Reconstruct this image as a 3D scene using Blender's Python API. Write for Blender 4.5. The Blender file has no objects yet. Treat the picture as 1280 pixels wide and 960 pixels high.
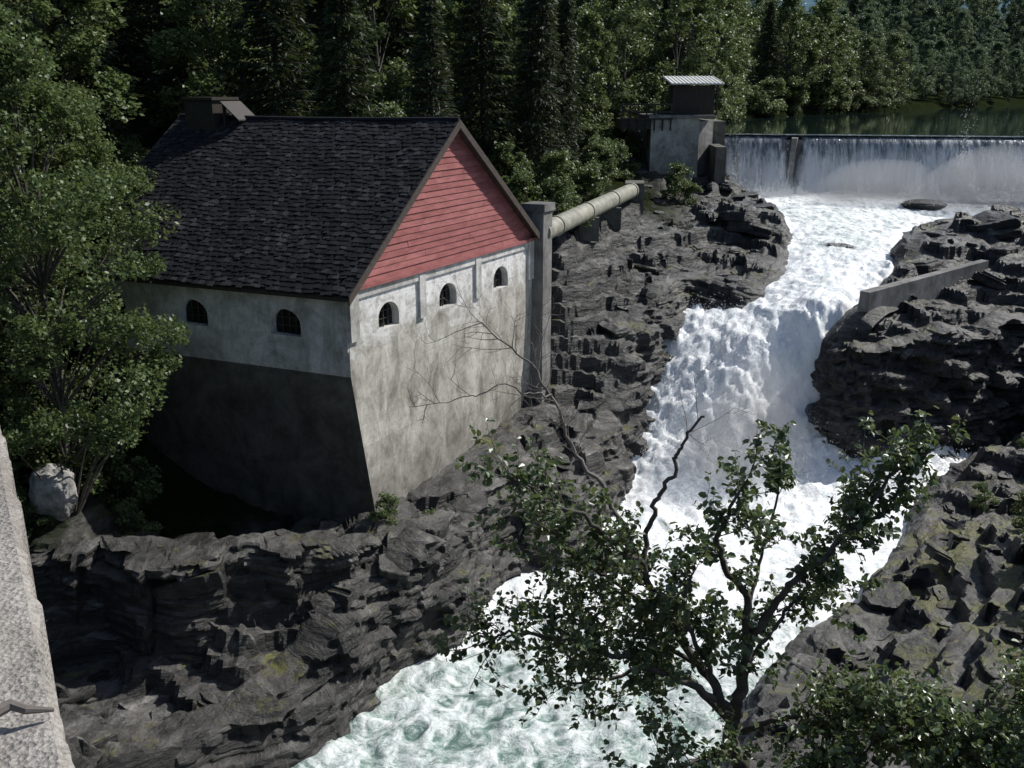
import bpy, math, random, bmesh
import numpy as np
from mathutils import Vector, Matrix
rng=np.random.default_rng(7); random.seed(7)
sc=bpy.context.scene
sc.view_settings.view_transform='Standard'
try: sc.view_settings.look='None'
except Exception: pass
sc.view_settings.exposure=0
# ------------------------------------------------------------ noise
def _h(i,j,k,s):
    n=(i*73856093)^(j*19349663)^(k*83492791)^(s*265443576)
    n=n&0xffffffff
    n=((n^(n>>13))*1274126177)&0xffffffff
    n=((n^(n>>15))*668265263)&0xffffffff
    n=n^(n>>16)
    return n/4294967296.0
def vn(x,y,z,s=0):
    x,y,z=np.broadcast_arrays(np.asarray(x,float),np.asarray(y,float),np.asarray(z,float))
    xi=np.floor(x).astype(np.int64);yi=np.floor(y).astype(np.int64);zi=np.floor(z).astype(np.int64)
    fx=x-xi;fy=y-yi;fz=z-zi
    fx=fx*fx*(3-2*fx);fy=fy*fy*(3-2*fy);fz=fz*fz*(3-2*fz)
    r=0
    for a in(0,1):
        for b in(0,1):
            for c in(0,1):
                w=(fx if a else 1-fx)*(fy if b else 1-fy)*(fz if c else 1-fz)
                r=r+w*_h(xi+a,yi+b,zi+c,s)
    return r*2-1
def fbm(x,y,z,o=4,s=0,g=.5):
    r=0;a=1.;t=0
    for i in range(o):
        r=r+a*vn(x*2**i+i*17.3,y*2**i,z*2**i,s+i);t+=a;a*=g
    return r/t
def ss(a,b,x):
    t=np.clip((x-a)/(b-a),0,1);return t*t*(3-2*t)
# ------------------------------------------------------------ mesh builder
class MB:
    def __init__(s): s.v=[];s.n=0;s.l=[];s.t=[];s.m=[]
    def add(s,v,f,m=0):
        v=np.asarray(v,float).reshape(-1,3)
        f=np.asarray(f,np.int64)
        s.v.append(v);s.l.append((f+s.n).ravel());s.t.append(np.full(len(f),f.shape[1]));s.m.append(np.full(len(f),m));s.n+=len(v)
    def ngon(s,v,m=0):
        s.add(v,[list(range(len(v)))],m)
    def mesh(s,name,mats,smooth=False,attrs=None):
        me=bpy.data.meshes.new(name)
        v=np.concatenate(s.v);l=np.concatenate(s.l).astype(np.int32);t=np.concatenate(s.t).astype(np.int32);m=np.concatenate(s.m).astype(np.int32)
        me.vertices.add(len(v));me.vertices.foreach_set('co',v.astype(np.float32).ravel())
        me.loops.add(len(l));me.loops.foreach_set('vertex_index',l)
        me.polygons.add(len(t));st=np.concatenate([[0],np.cumsum(t)[:-1]]).astype(np.int32)
        me.polygons.foreach_set('loop_start',st);me.polygons.foreach_set('loop_total',t)
        me.polygons.foreach_set('material_index',m)
        me.polygons.foreach_set('use_smooth',np.full(len(t),smooth))
        me.update(calc_edges=True);me.validate()
        for mt in mats: me.materials.append(mt)
        if attrs:
            for k,a in attrs.items():
                at=me.attributes.new(k,'FLOAT','POINT');at.data.foreach_set('value',np.asarray(a,np.float32))
        return me
    def build(s,name,mats,smooth=False,parent=None,attrs=None):
        me=s.mesh(name,mats,smooth,attrs)
        ob=bpy.data.objects.new(name,me);sc.collection.objects.link(ob)
        if parent: ob.parent=parent
        return ob
def empty(name):
    e=bpy.data.objects.new(name,None);sc.collection.objects.link(e);return e
BF=[[0,3,2,1],[4,5,6,7],[0,1,5,4],[1,2,6,5],[2,3,7,6],[3,0,4,7]]
def box(mb,o,a,b,c,m=0):
    o=np.array(o,float);a=np.array(a,float);b=np.array(b,float);c=np.array(c,float)
    mb.add([o,o+a,o+a+b,o+b,o+c,o+a+c,o+a+b+c,o+b+c],BF,m)
def tube(mb,pts,rad,n=8,m=0,cap=True):
    P=np.array(pts,float);k=len(P);rad=np.broadcast_to(np.array(rad,float),(k,))
    T=np.gradient(P,axis=0);T/=np.linalg.norm(T,axis=1)[:,None]+1e-9
    ref=np.array([0,0,1.]) if abs(T[0,2])<.9 else np.array([1.,0,0])
    a=np.linspace(0,2*math.pi,n,endpoint=False)
    V=[]
    for i in range(k):
        u=np.cross(T[i],ref);u/=np.linalg.norm(u)+1e-9;w=np.cross(T[i],u);ref=np.cross(u,T[i])
        V.append(P[i]+rad[i]*(np.cos(a)[:,None]*u+np.sin(a)[:,None]*w))
    V=np.concatenate(V);F=[]
    for i in range(k-1):
        for j in range(n):
            F.append([i*n+j,i*n+(j+1)%n,(i+1)*n+(j+1)%n,(i+1)*n+j])
    mb.add(V,F,m)
    if cap and n>=3:
        mb.ngon(V[:n],m);mb.ngon(V[-n:][::-1],m)
# ------------------------------------------------------------ materials
class NM:
    def __init__(s,name):
        s.mat=bpy.data.materials.new(name);s.mat.use_nodes=True;s.nt=s.mat.node_tree;s.b=s.nt.nodes['Principled BSDF'];s.out=s.nt.nodes['Material Output']
    def N(s,t,**k):
        n=s.nt.nodes.new(t)
        for a,v in k.items():
            if hasattr(n,a): setattr(n,a,v)
            else: n.inputs[a].default_value=v
        return n
    def L(s,a,b): s.nt.links.new(a,b)
    def pos(s,scale=(1,1,1),rot=(0,0,0),obj=False):
        if obj: o=s.N('ShaderNodeTexCoord').outputs['Object']
        else: o=s.N('ShaderNodeNewGeometry').outputs['Position']
        m=s.N('ShaderNodeMapping');m.inputs['Scale'].default_value=scale;m.inputs['Rotation'].default_value=rot;s.L(o,m.inputs['Vector']);return m.outputs['Vector']
    def noise(s,vec,scale,detail=6,rough=.55,dist=0):
        n=s.N('ShaderNodeTexNoise');n.inputs['Scale'].default_value=scale;n.inputs['Detail'].default_value=detail;n.inputs['Roughness'].default_value=rough;n.inputs['Distortion'].default_value=dist;s.L(vec,n.inputs['Vector']);return n.outputs['Fac']
    def ramp(s,fac,st):
        r=s.N('ShaderNodeValToRGB');e=r.color_ramp.elements
        while len(e)<len(st): e.new(.5)
        for i,(p,c) in enumerate(st):
            e[i].position=p;e[i].color=(c,c,c,1) if not hasattr(c,'__len__') else (*c,1)
        s.L(fac,r.inputs['Fac']);return r.outputs['Color']
    def mix(s,f,a,b,mode='MIX'):
        n=s.N('ShaderNodeMix',data_type='RGBA',blend_type=mode)
        for v,i in((f,0),(a,6),(b,7)):
            if isinstance(v,bpy.types.NodeSocket): s.L(v,n.inputs[i])
            else: n.inputs[i].default_value=v if i==0 else (*v,1)
        return n.outputs[2]
    def math(s,op,a,b=0,clamp=False):
        n=s.N('ShaderNodeMath',operation=op,use_clamp=clamp)
        for i,v in enumerate((a,b)):
            if isinstance(v,bpy.types.NodeSocket): s.L(v,n.inputs[i])
            else: n.inputs[i].default_value=v
        return n.outputs[0]
    def attr(s,name): return s.N('ShaderNodeAttribute',attribute_name=name).outputs['Fac']
    def bump(s,h,st=.5,d=.1,prev=None):
        n=s.N('ShaderNodeBump');n.inputs['Strength'].default_value=st;n.inputs['Distance'].default_value=d;s.L(h,n.inputs['Height'])
        if prev: s.L(prev,n.inputs['Normal'])
        return n.outputs['Normal']
    def set(s,col=None,rough=None,norm=None,spec=None):
        for v,k in((col,'Base Color'),(rough,'Roughness'),(spec,'Specular IOR Level')):
            if v is None: continue
            if isinstance(v,bpy.types.NodeSocket): s.L(v,s.b.inputs[k])
            else: s.b.inputs[k].default_value=(*v,1) if k=='Base Color' else v
        if norm is not None: s.L(norm,s.b.inputs['Normal'])
        return s.mat
def rock_mat(name='rock_material',forest=False):
    m=NM(name)
    p=m.pos((.6,.6,3.0),(math.radians(7),math.radians(-6),.3))
    n1=m.noise(p,1.0,10,.68,.2)
    p0=m.pos()
    n2=m.noise(p0,.35,6,.65,.5); n3=m.noise(p0,6,7,.7)
    c=m.ramp(n1,[(.30,(.014,.013,.012)),(.45,(.050,.047,.042)),(.57,(.13,.124,.112)),(.72,(.31,.30,.275))])
    c=m.mix(.7,c,m.ramp(n2,[(.36,.3),(.58,1)]),'MULTIPLY')
    c=m.mix(.5,c,m.ramp(n3,[(.3,.4),(.62,1.0)]),'MULTIPLY')
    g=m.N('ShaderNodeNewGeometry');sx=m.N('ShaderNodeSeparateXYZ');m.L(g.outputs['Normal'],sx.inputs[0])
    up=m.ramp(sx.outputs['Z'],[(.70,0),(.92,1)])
    c=m.mix(m.ramp(sx.outputs['Z'],[(.3,.85),(.8,0)]),c,m.mix(1,c,(.26,.25,.235),'MULTIPLY'))  # steep faces painted darker, for gorge shade as well as wet rock
    px=m.N('ShaderNodeSeparateXYZ');m.L(g.outputs['Position'],px.inputs[0])
    rb=m.math('MULTIPLY',m.ramp(m.math('MULTIPLY',px.outputs['Y'],.01),[(.36,1),(.45,0)]),m.ramp(m.math('MULTIPLY',px.outputs['X'],.05),[(.45,0),(.8,.10)]))
    mn=m.math('ADD',m.noise(p0,.6,8,.7),rb)
    mo=m.ramp(mn,[(.56,0),(.63,1)])
    mm=m.math('MULTIPLY',up,mo)
    moss=m.ramp(n3,[(.3,(.03,.034,.006)),(.55,(.11,.11,.018)),(.75,(.20,.185,.035))])
    c=m.mix(m.math('MULTIPLY',mm,.85),c,moss)
    rr=m.ramp(n3,[(.3,.26),(.7,.62)]);spec=.55
    if forest:
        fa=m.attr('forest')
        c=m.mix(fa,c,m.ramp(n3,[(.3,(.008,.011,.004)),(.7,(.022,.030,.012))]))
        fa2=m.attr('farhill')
        c=m.mix(fa2,c,m.ramp(m.noise(p0,.015,8,.7),[(.35,(.06,.11,.15)),(.65,(.12,.19,.23))]))  # bluish aerial haze painted into the far hills' colour
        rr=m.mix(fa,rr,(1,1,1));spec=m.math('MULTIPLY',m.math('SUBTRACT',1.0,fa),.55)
    nb=m.bump(n1,1.0,.28);nb=m.bump(n3,.8,.06,nb)
    return m.set(c,rr,nb,spec)
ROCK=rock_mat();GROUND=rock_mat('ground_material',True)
def concrete(name,c0,c1,c2,streak=.5,bump=.3,gran=0):
    m=NM(name);p0=m.pos();n=m.noise(p0,.55,9,.68,.6);s=m.noise(m.pos((1.1,1.1,.3)),1.0,8,.72,.9);f=m.noise(p0,11,6,.75)
    bl=m.noise(p0,2.2,6,.7,.4)
    c=m.ramp(n,[(.36,c0),(.5,c1),(.64,c2)])
    c=m.mix(streak,c,m.ramp(s,[(.36,(.42,.40,.36)),(.56,(1,1,1))]),'MULTIPLY')
    c=m.mix(.45,c,m.ramp(bl,[(.36,(.5,.48,.45)),(.55,(1,1,1))]),'MULTIPLY')
    c=m.mix(.4,c,m.ramp(f,[(.3,.5),(.6,1)]),'MULTIPLY')
    nb=m.bump(n,.25,.08);nb=m.bump(f,bump,.02,nb)
    if gran:
        v=m.N('ShaderNodeTexVoronoi');m.L(p0,v.inputs['Vector']);v.inputs['Scale'].default_value=gran
        g2=m.noise(p0,gran*.8,6,.75)
        c=m.mix(.6,c,m.ramp(g2,[(.38,(.42,.39,.36)),(.5,(.8,.78,.75)),(.62,(1.1,1.08,1.05))]),'MULTIPLY')
        nb=m.bump(v.outputs['Distance'],.6,.02,nb);nb=m.bump(g2,.7,.015,nb)
    return m.set(c,.85,nb,.3)
PLASTER=concrete('white_plaster',(.42,.41,.38),(.68,.67,.64),(.84,.83,.80),.6)
CONC=concrete('bare_concrete',(.27,.25,.21),(.44,.42,.37),(.60,.58,.52),.6,.4)
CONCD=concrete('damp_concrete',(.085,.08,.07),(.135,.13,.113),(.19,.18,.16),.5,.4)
CONCG=concrete('grey_concrete',(.15,.145,.14),(.23,.225,.215),(.33,.32,.31),.6,.4)
PARA=concrete('parapet_concrete',(.36,.33,.30),(.46,.43,.40),(.56,.53,.49),.1,.5,gran=55)
def simple(name,c,rough=.6,var=.3,scale=6,spec=.4):
    m=NM(name);p=m.pos();n=m.noise(p,scale,6,.6)
    a=tuple(x*(1-var) for x in c);b=tuple(min(1,x*(1+var)) for x in c)
    return m.set(m.ramp(n,[(.3,a),(.7,b)]),rough,m.bump(n,.3,.02),spec)
DARKW=simple('dark_wood',(.035,.028,.022));METAL=simple('roof_sheet_metal',(.66,.66,.63),.5);PIPE=simple('painted_steel_pipe',(.27,.26,.21),.5,.35,2)
SLATEm=NM('slate_shingles')
_g=SLATEm.N('ShaderNodeNewGeometry');_n=SLATEm.noise(SLATEm.pos(),.9,7,.6)
_c=SLATEm.ramp(_g.outputs['Random Per Island'],[(0,(.010,.010,.012)),(.75,(.020,.020,.023)),(1,(.05,.05,.052))])
_c=SLATEm.mix(.6,_c,SLATEm.ramp(_n,[(.35,.4),(.7,1.3)]),'MULTIPLY')
_ms=SLATEm.ramp(SLATEm.noise(SLATEm.pos(),3,6,.7),[(.58,0),(.68,1)])
_c=SLATEm.mix(SLATEm.math('MULTIPLY',_ms,.5),_c,(.035,.035,.024))
SLATE=SLATEm.set(_c,.75,SLATEm.bump(SLATEm.noise(SLATEm.pos(),12,4),.5,.02),.2)
REDm=NM('red_painted_boards');_g=REDm.N('ShaderNodeNewGeometry');_n=REDm.noise(REDm.pos((1,1,4)),1.3,8,.7)
_c=REDm.ramp(_g.outputs['Random Per Island'],[(0,(.32,.115,.11)),(1,(.40,.155,.148))])
_c=REDm.mix(.7,_c,REDm.ramp(_n,[(.34,(.5,.47,.45)),(.6,(1,1,1))]),'MULTIPLY')
RED=REDm.set(_c,.75,REDm.bump(_n,.3,.02),.2)
GLm=NM('dark_window_glass');GLm.b.inputs['Base Color'].default_value=(.006,.007,.008,1);GLm.b.inputs['Roughness'].default_value=.2;GLASS=GLm.mat
FRAME=simple('window_bars',(.05,.047,.042))
def leafmat(name,dark,light,trans=.35,spec=.25,rough=.5):
    m=NM(name);g=m.N('ShaderNodeNewGeometry')
    oi=m.N('ShaderNodeObjectInfo')
    c=m.ramp(g.outputs['Random Per Island'],[(0,dark),(1,light)])
    c=m.mix(.55,c,m.ramp(oi.outputs['Random'],[(0,(.6,.66,.62)),(.5,(.9,.95,.85)),(1,(1.2,1.15,.9))]),'MULTIPLY')
    m.set(c,rough,None,spec)
    t=m.N('ShaderNodeBsdfTranslucent');m.L(m.mix(.5,c,(.20,.25,.07)),t.inputs['Color'])
    mx=m.N('ShaderNodeMixShader');mx.inputs[0].default_value=trans;m.L(m.b.outputs[0],mx.inputs[1]);m.L(t.outputs[0],mx.inputs[2]);m.L(mx.outputs[0],m.out.inputs[0])
    return m.mat
LEAF=leafmat('birch_leaves',(.065,.10,.036),(.165,.215,.085),.35,.4,.45)
LEAF2=leafmat('alder_leaves',(.055,.09,.032),(.15,.20,.08),.32,.9,.38)
NEEDLE=leafmat('spruce_needles',(.015,.030,.014),(.045,.068,.028),.12)
BARK=simple('bark',(.08,.07,.06),.85,.5,9);DEADB=simple('dead_bark',(.16,.14,.125),.85,.3,9)
FALEAF=leafmat('hazy_leaves',(.07,.12,.09),(.13,.19,.12),.35)  # distance haze tinted into the leaf colour of far trees
# ------------------------------------------------------------ layout (metres, camera stands on bridge at 0,0,20)
RIV=np.array([(-12,-8),(-12,10),(-12,21),(-7.6,24.75),(-6.2,26.3),(-4.7,28.4),(-2.6,30.6),(-1.2,32.7),(-1.1,35),(0,37.2),(3.5,37.8),(4.5,40.8),(6.0,44.9),(7.5,48.8),(8.6,51.3),(10.3,54.9),(11.5,53),(14,52.3),(16.6,56.2),(18.3,62),(18.8,68.7),(18.2,76),(16.6,80.2),
(39,75.5),(60,71),(60,64),(40,62.5),(30,61.5),(24.3,61.4),(22.3,55.3),(17.6,49.6),(16,48.8),(15.9,48.2),(15.5,46.7),(16.3,45.5),(20,45.3),(24,46.8),(28,49),(27,46),(22,44.2),(18.3,41),(16.6,38.1),(14.2,34.5),(11,31.4),(9,29.2),(6.4,24.75),(3.5,18),(.5,10),(-1,-8)],float)
LAKE=np.array([(16.8,80.2),(39,75.5),(60,71),(95,90),(140,150),(190,230),(190,262),(125,236),(70,169),(45,141),(27,118),(21,100)],float)
def sdist(x,y,poly):
    x=np.asarray(x,float).ravel();y=np.asarray(y,float).ravel()
    d=np.full(x.shape,1e18);ins=np.zeros(x.shape,bool);n=len(poly)
    for i in range(n):
        ax,ay=poly[i];bx,by=poly[(i+1)%n]
        ex,ey=bx-ax,by-ay
        t=np.clip(((x-ax)*ex+(y-ay)*ey)/(ex*ex+ey*ey),0,1)
        d=np.minimum(d,(x-ax-t*ex)**2+(y-ay-t*ey)**2)
        c=((ay>y)!=(by>y))
        if ey!=0: ins^=c&(x<(ex)*(y-ay)/ey+ax)
    d=np.sqrt(d);return np.where(ins,-d,d)
class RBF:
    def __init__(s,P):
        P=np.array(P,float);s.p=P[:,:2];n=len(P)
        A=np.ones((n+1,n+1));A[n,n]=0
        A[:n,:n]=np.hypot(s.p[:,None,0]-s.p[None,:,0],s.p[:,None,1]-s.p[None,:,1])
        s.w=np.linalg.solve(A,np.append(P[:,2],0))
    def __call__(s,x,y):
        r=np.full(x.shape,s.w[-1])
        for (a,b),w in zip(s.p,s.w): r=r+w*np.hypot(x-a,y-b)
        return r
WL=RBF([(-12,-8,-.3),(-12,21,0),(-7.6,24.75,0),(-4.7,28.4,.05),(-1.2,32.7,.2),(0,37.2,.6),(3.5,37.8,.8),(4.5,40.8,1.2),(6,44.9,1.6),(7.5,48.8,4.5),(8.6,51.3,6.5),(10.3,54.9,8.2),(14,52.3,8.4),(16.6,56.2,9.6),(18.3,62,10.6),(18.8,68.7,11.3),(16.6,80,11.8),(39,75,11.8),(60,71,11.8),(60,64,11.5),(24.3,61.4,10.7),(22.3,55.3,10),(17.6,49.6,9),(16,48.8,8),(15.9,48.2,5.5),(15.5,46.7,3),(16.3,45.5,1.8),(24,46.8,1.5),(28,49,1.6),(22,44,1.3),(18.3,41,1.1),(16.6,38,.9),(14.2,34.5,.6),(11,31.4,.3),(6.4,24.75,0),(0,10,-.1),(12.5,49.5,7.4),(11.5,46.5,4),(11,44.3,1.9)])
BASEf=RBF([(-5.3,33.4,4.9),(1.3,45.3,5.6),(5.1,50,8.2),(3.2,46,5.8),(7,56,10.4),(12.2,70,12.4),(9.8,62,11.8),(14.3,58,10.8),(12.4,54.6,9.9),(14.3,53.6,9.8),(16,64,12.2),(15,75,12.8),
(.4,40,4.6),(-2.7,37,4.6),(-1.3,34.5,3.9),(2.2,40,3.2),(4,43.5,4.6),(-3.5,31.6,4.3),(-5.6,30.8,4.9),(-5.0,29.4,3.4),(-7.9,29.5,5.5),(-7.6,27.4,2.2),(-10.2,28.5,5.6),(-10.2,26.9,1.9),(-13.4,28.5,5.6),(-13.2,26.8,2.0),(-16,25.5,2.6),(-10.4,34,3.6),(-8,32.2,3.6),(-12,31.2,3.9),(-14,34,4.4),(-15.8,30.2,7),(-18.4,33,9.8),(-17,28.2,6),
(-12,43,6),(-5,42,6),(-19,38,8.5),(3.3,51,12.6),(6,58,13.0),(4.6,54.5,12.8),(7.6,63,13.4),(2.4,47.6,10.2),(2.6,49,12.0),(3,60,13),(0,55,12.3),(-4,50,10.5),(-10,55,13),(-22,45,14),(-25,60,18),(0,80,15.5),(10,84,17),(13,80,16.6),(11,76,14),(-30,90,24),(0,110,20),(-40,60,24),(20,110,17.5),
(24.8,56,11.4),(29,57,11.8),(18.3,48,9.0),(22,48,9.3),(28,51.5,10.3),(34,52,12),(20,50.5,9.8),(40,58,12.5),(31,46,6),
(20.8,41,2.3),(24.5,42.5,3.4),(19,34,3.7),(16.7,32,2.7),(13.1,30,1.6),(18,37,2.2),(14.9,24.5,4.8),(10.1,22.5,3.3),(7.5,20,3.4),(5,12,7),(3,9.5,8),(12,14,9),(20,25,8),(30,35,9),(40,45,12),(30,10,14),(3,-8,13),(-18,12,10),(-16,-5,14),(-22,26,8),(60,60,14),(-45,20,20)])
def T(x,y,full=False):
    sh=np.shape(x);x=np.asarray(x,float).ravel();y=np.asarray(y,float).ravel()
    dr=sdist(x,y,RIV);dl=sdist(x,y,LAKE)
    far=ss(55,120,np.hypot(x-5,y-48))
    b=BASEf(x,y)
    R=np.hypot(x,y)
    ang=np.arctan2(x,y)
    fb=17.5+ss(330,1500,R)*150*(1+.6*fbm(ang*3,R*.002,0,4,50))*ss(-1.2,1.2,-ang+.9)+ss(900,2400,R)*(520+300*fbm(ang*5,R*.001,3,5,60))
    fb=fb+np.clip(dl,0,80)*.3*ss(60,30,x-.55*y+30)
    b=b*(1-far)+fb*far
    bank=ss(14,4,dl)*ss(80,84,y)
    b=np.maximum(b,bank*17.0+(1-bank)*-5)
    rocky=ss(16,5,dr)*ss(110,70,R)
    n=fbm(x*.22,y*.22,0,3,3)*1.0+fbm(x*.7,y*.7,1,4,9)*.45
    h=b+n*(.3+.6*rocky)
    h=np.where((y>86)&(R<500)&(dl<60),np.minimum(h,16.65+.05*n+np.maximum(dl,0)*.2),h)
    # tilted schist plates, jointed into angular blocks
    cx_=x*.83+y*.55;cy_=-x*.55+y*.83
    wb=.9*fbm(x*.4,y*.4,7,3,91);wb2=.9*fbm(x*.4,y*.4,17,3,93)
    bl=_h(np.floor(cx_*.42+wb).astype(np.int64),np.floor(cy_*.7+wb2).astype(np.int64),0*np.floor(x).astype(np.int64),5)-.5
    h=h+bl*.42*rocky
    t=h+.13*x-.09*y+.8*fbm(x*.14,y*.14,5,3,31)
    q=.75;k=np.floor(t/q);f=t/q-k
    h=h+((k+ss(.6,.9,f))*q-t)*.9*rocky
    t=h-.05*x-.06*y+.35*fbm(x*.4,y*.4,5,3,33);q=.24;k=np.floor(t/q);f=t/q-k
    h=h+((k+ss(.6,.95,f))*q-t)*.7*rocky
    h=h+(fbm(x*2.0,y*2.0,2,4,77)*.12)*rocky
    wl=WL(x,y)
    e=dr+.6*fbm(x*.5,y*.5,4,2,15)-.1
    w=ss(0,1.0,e)
    h2=(wl-.9)*(1-w)+h*w
    h=np.where(R<110,h2,h)
    wk=ss(-.2,1.6,dl);h=14.0*(1-wk)+np.where((dl<6)&(y>82),np.maximum(h,16.8),h)*wk
    if full:
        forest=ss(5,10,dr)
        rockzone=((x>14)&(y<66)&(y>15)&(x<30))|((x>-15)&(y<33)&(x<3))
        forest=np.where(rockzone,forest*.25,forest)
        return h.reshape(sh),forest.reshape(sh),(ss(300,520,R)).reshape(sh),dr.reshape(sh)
    return h.reshape(sh)
def Tz(x,y): return float(T(np.array([x]),np.array([y]))[0])
# ------------------------------------------------------------ ground sheet
def axis(lo,hi,st,mn,mx,gr=1.06):
    a=list(np.arange(lo,hi,st));s=st
    while a[-1]<mx: s*=gr;a.append(a[-1]+s)
    s=st;b=[];c=lo
    while c>mn: s*=gr;c-=s;b.append(c)
    return np.array(b[::-1]+a)
xs=axis(-20,31,.14,-3000,3000);ys=axis(19,62,.14,-1500,3500)
X,Y=np.meshgrid(xs,ys)
Z,FO,FH,DR=T(X,Y,True)
nx=len(xs);ny=len(ys)
I=(np.arange(ny-1)[:,None]*nx+np.arange(nx-1)[None,:]).ravel()
F=np.stack([I,I+1,I+1+nx,I+nx],1)
mb=MB();mb.add(np.stack([X.ravel(),Y.ravel(),Z.ravel()],1),F)
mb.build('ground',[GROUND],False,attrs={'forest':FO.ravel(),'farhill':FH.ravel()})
# ------------------------------------------------------------ river cliffs: layered schist faces swept along the banks
def chaikin(P,n):
    for _ in range(n):
        Q=[P[0]]
        for a,b in zip(P[:-1],P[1:]): Q+= [a*.75+b*.25,a*.25+b*.75]
        Q.append(P[-1]);P=np.array(Q)
    return P
def resample(P,st):
    L=np.concatenate([[0],np.cumsum(np.linalg.norm(np.diff(P,axis=0),axis=1))]);u=np.arange(0,L[-1],st)
    return np.stack([np.interp(u,L,P[:,0]),np.interp(u,L,P[:,1])],1),u
def smooth1(a,k):
    ker=np.ones(k)/k;p=np.pad(a,[(k//2,k//2)]+[(0,0)]*(a.ndim-1),mode='edge')
    if a.ndim==1: return np.convolve(p,ker,'valid')[:len(a)]
    return np.stack([np.convolve(p[:,i],ker,'valid')[:len(a)] for i in range(a.shape[1])],1)
def strata(u,zz,q,seed,fr):
    t=zz/q;k=np.floor(t);f=t-k
    def lay(k):
        ki=k.astype(np.int64);uu=u*fr*1.7+k*.37+.5*fbm(u*.6,k*3.1,0,2,seed);i=np.floor(uu);fu=uu-i;i=i.astype(np.int64)
        w=ss(.86,1,fu);b=(_h(i,ki,ki*0,seed)*(1-w)+_h(i+1,ki,ki*0,seed)*w)*2-1
        return .55*b+.7*fbm(u*fr,k*7.13,0,2,seed)
    w=ss(.84,1,f);return lay(k)*(1-w)+lay(k+1)*w-.22*np.exp(-((f-.92)/.07)**2)
def cliff(name,P,reg=1):
    Q,u=resample(chaikin(P,3),.10)
    d=np.gradient(Q,axis=0);n=np.stack([-d[:,1],d[:,0]],1);n=smooth1(n,21);n/=np.linalg.norm(n,axis=1)[:,None]
    Q=smooth1(Q,9)
    wl=WL(Q[:,0],Q[:,1]);tp=Q+n*1.9;zt=smooth1(np.maximum(T(tp[:,0],tp[:,1]),wl+.35),17)+.15*fbm(u*.5,0,0,3,4)
    NR=84;V=[]
    for r in range(NR):
        s=r/(NR-1)
        if s<.75:
            a=s/.75;out=-.55+1.0*a+.25*a*a;z=(wl-1.0)+(zt-wl+1.0-.2)*a;fade=1
        else:
            a=(s-.75)/.25;out=.70+1.7*a;z=zt-.2+.22*math.sin(a*math.pi*.5)-.45*max(0,a-.6)/.4;fade=1-ss(.2,1,a)
        hgt=np.clip((zt-wl)/3.0,.25,1.0)
        x=Q[:,0]+n[:,0]*out;y=Q[:,1]+n[:,1]*out
        zz=z+.10*x-.06*y+.35*fbm(u*.25,0,3,3,8)
        dsp=hgt*(.62*strata(u,zz,.8,11,.4)+.26*strata(u,zz,.24,23,1.0)+.08*fbm(x*2.6,y*2.6,z*3.2,4,5)+.7*fbm(u*.22,z*.10,2,2,41))
        x=x-n[:,0]*dsp*fade;y=y-n[:,1]*dsp*fade
        zc=z+(0 if s<.75 else 1)*(.10*fbm(x*1.1,y*1.1,0,4,7))
        V.append(np.column_stack([x,y,zc]))
    N=len(u);V=np.concatenate(V);I=(np.arange(NR-1)[:,None]*N+np.arange(N-1)[None,:]).ravel()
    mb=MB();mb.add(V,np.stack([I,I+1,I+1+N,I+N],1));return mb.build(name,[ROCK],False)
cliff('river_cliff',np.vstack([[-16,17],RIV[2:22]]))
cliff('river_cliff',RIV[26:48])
# inner wall of the rock shelf below the power house: a second swept face
def wall_face(name,P,zb,ztp,seed):
    Q,u=resample(chaikin(np.array(P,float),2),.09);d=np.gradient(Q,axis=0);n=np.stack([-d[:,1],d[:,0]],1);n=smooth1(n,31);n/=np.linalg.norm(n,axis=1)[:,None]
    s_=u/u[-1];top=np.interp(s_,np.linspace(0,1,len(ztp)),ztp)+.25*fbm(u*.5,1,0,3,seed);bt=np.interp(s_,np.linspace(0,1,len(zb)),zb)
    NR=78;V=[]
    for r in range(NR):
        s=r/(NR-1)
        if s<.72: a=s/.72;out=.5*a;z=bt+(top-bt)*a;fade=1
        else: a=(s-.72)/.28;out=.5+1.7*a;z=top+.12*math.sin(a*math.pi)-.5*max(0,a-.55)/.45;fade=1-ss(.1,1,a)
        x=Q[:,0]+n[:,0]*out;y=Q[:,1]+n[:,1]*out;zz=z+.12*x-.04*y+.3*fbm(u*.25,0,3,3,8)
        lowm=ss(.75,1,s/.72) # smooth joint faces low down, broken ledges near the top
        dsp=(.25+.45*lowm)*strata(u,zz,.62,seed,.45)+(.08+.2*lowm)*strata(u,zz,.2,seed+3,1.0)+.9*fbm(u*.3,z*.08,2,2,seed+5)+.05*fbm(x*3,y*3,z*3,4,5)
        uu=u*.42+.3;dsp=dsp+.5*((uu-np.floor(uu))-.5)*(1-.5*lowm)
        V.append(np.column_stack([x-n[:,0]*dsp*fade,y-n[:,1]*dsp*fade,z+(0 if s<.72 else .08*fbm(x*1.2,y*1.2,0,4,7))]))
    N=len(u);V=np.concatenate(V);I=(np.arange(NR-1)[:,None]*N+np.arange(N-1)[None,:]).ravel()
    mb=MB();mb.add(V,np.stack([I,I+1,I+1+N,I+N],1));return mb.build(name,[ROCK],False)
wall_face('rock_shelf',[(-18,26.9),(-15,27.0),(-12.5,27.2),(-10.2,27.2),(-8.2,27.6),(-6.6,28.2),(-5.4,29.4),(-3.9,30.6)],[.8,.6,.6,.6,.5,.3],[5.6,5.6,5.7,5.5,5.2,4.3],71)
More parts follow.
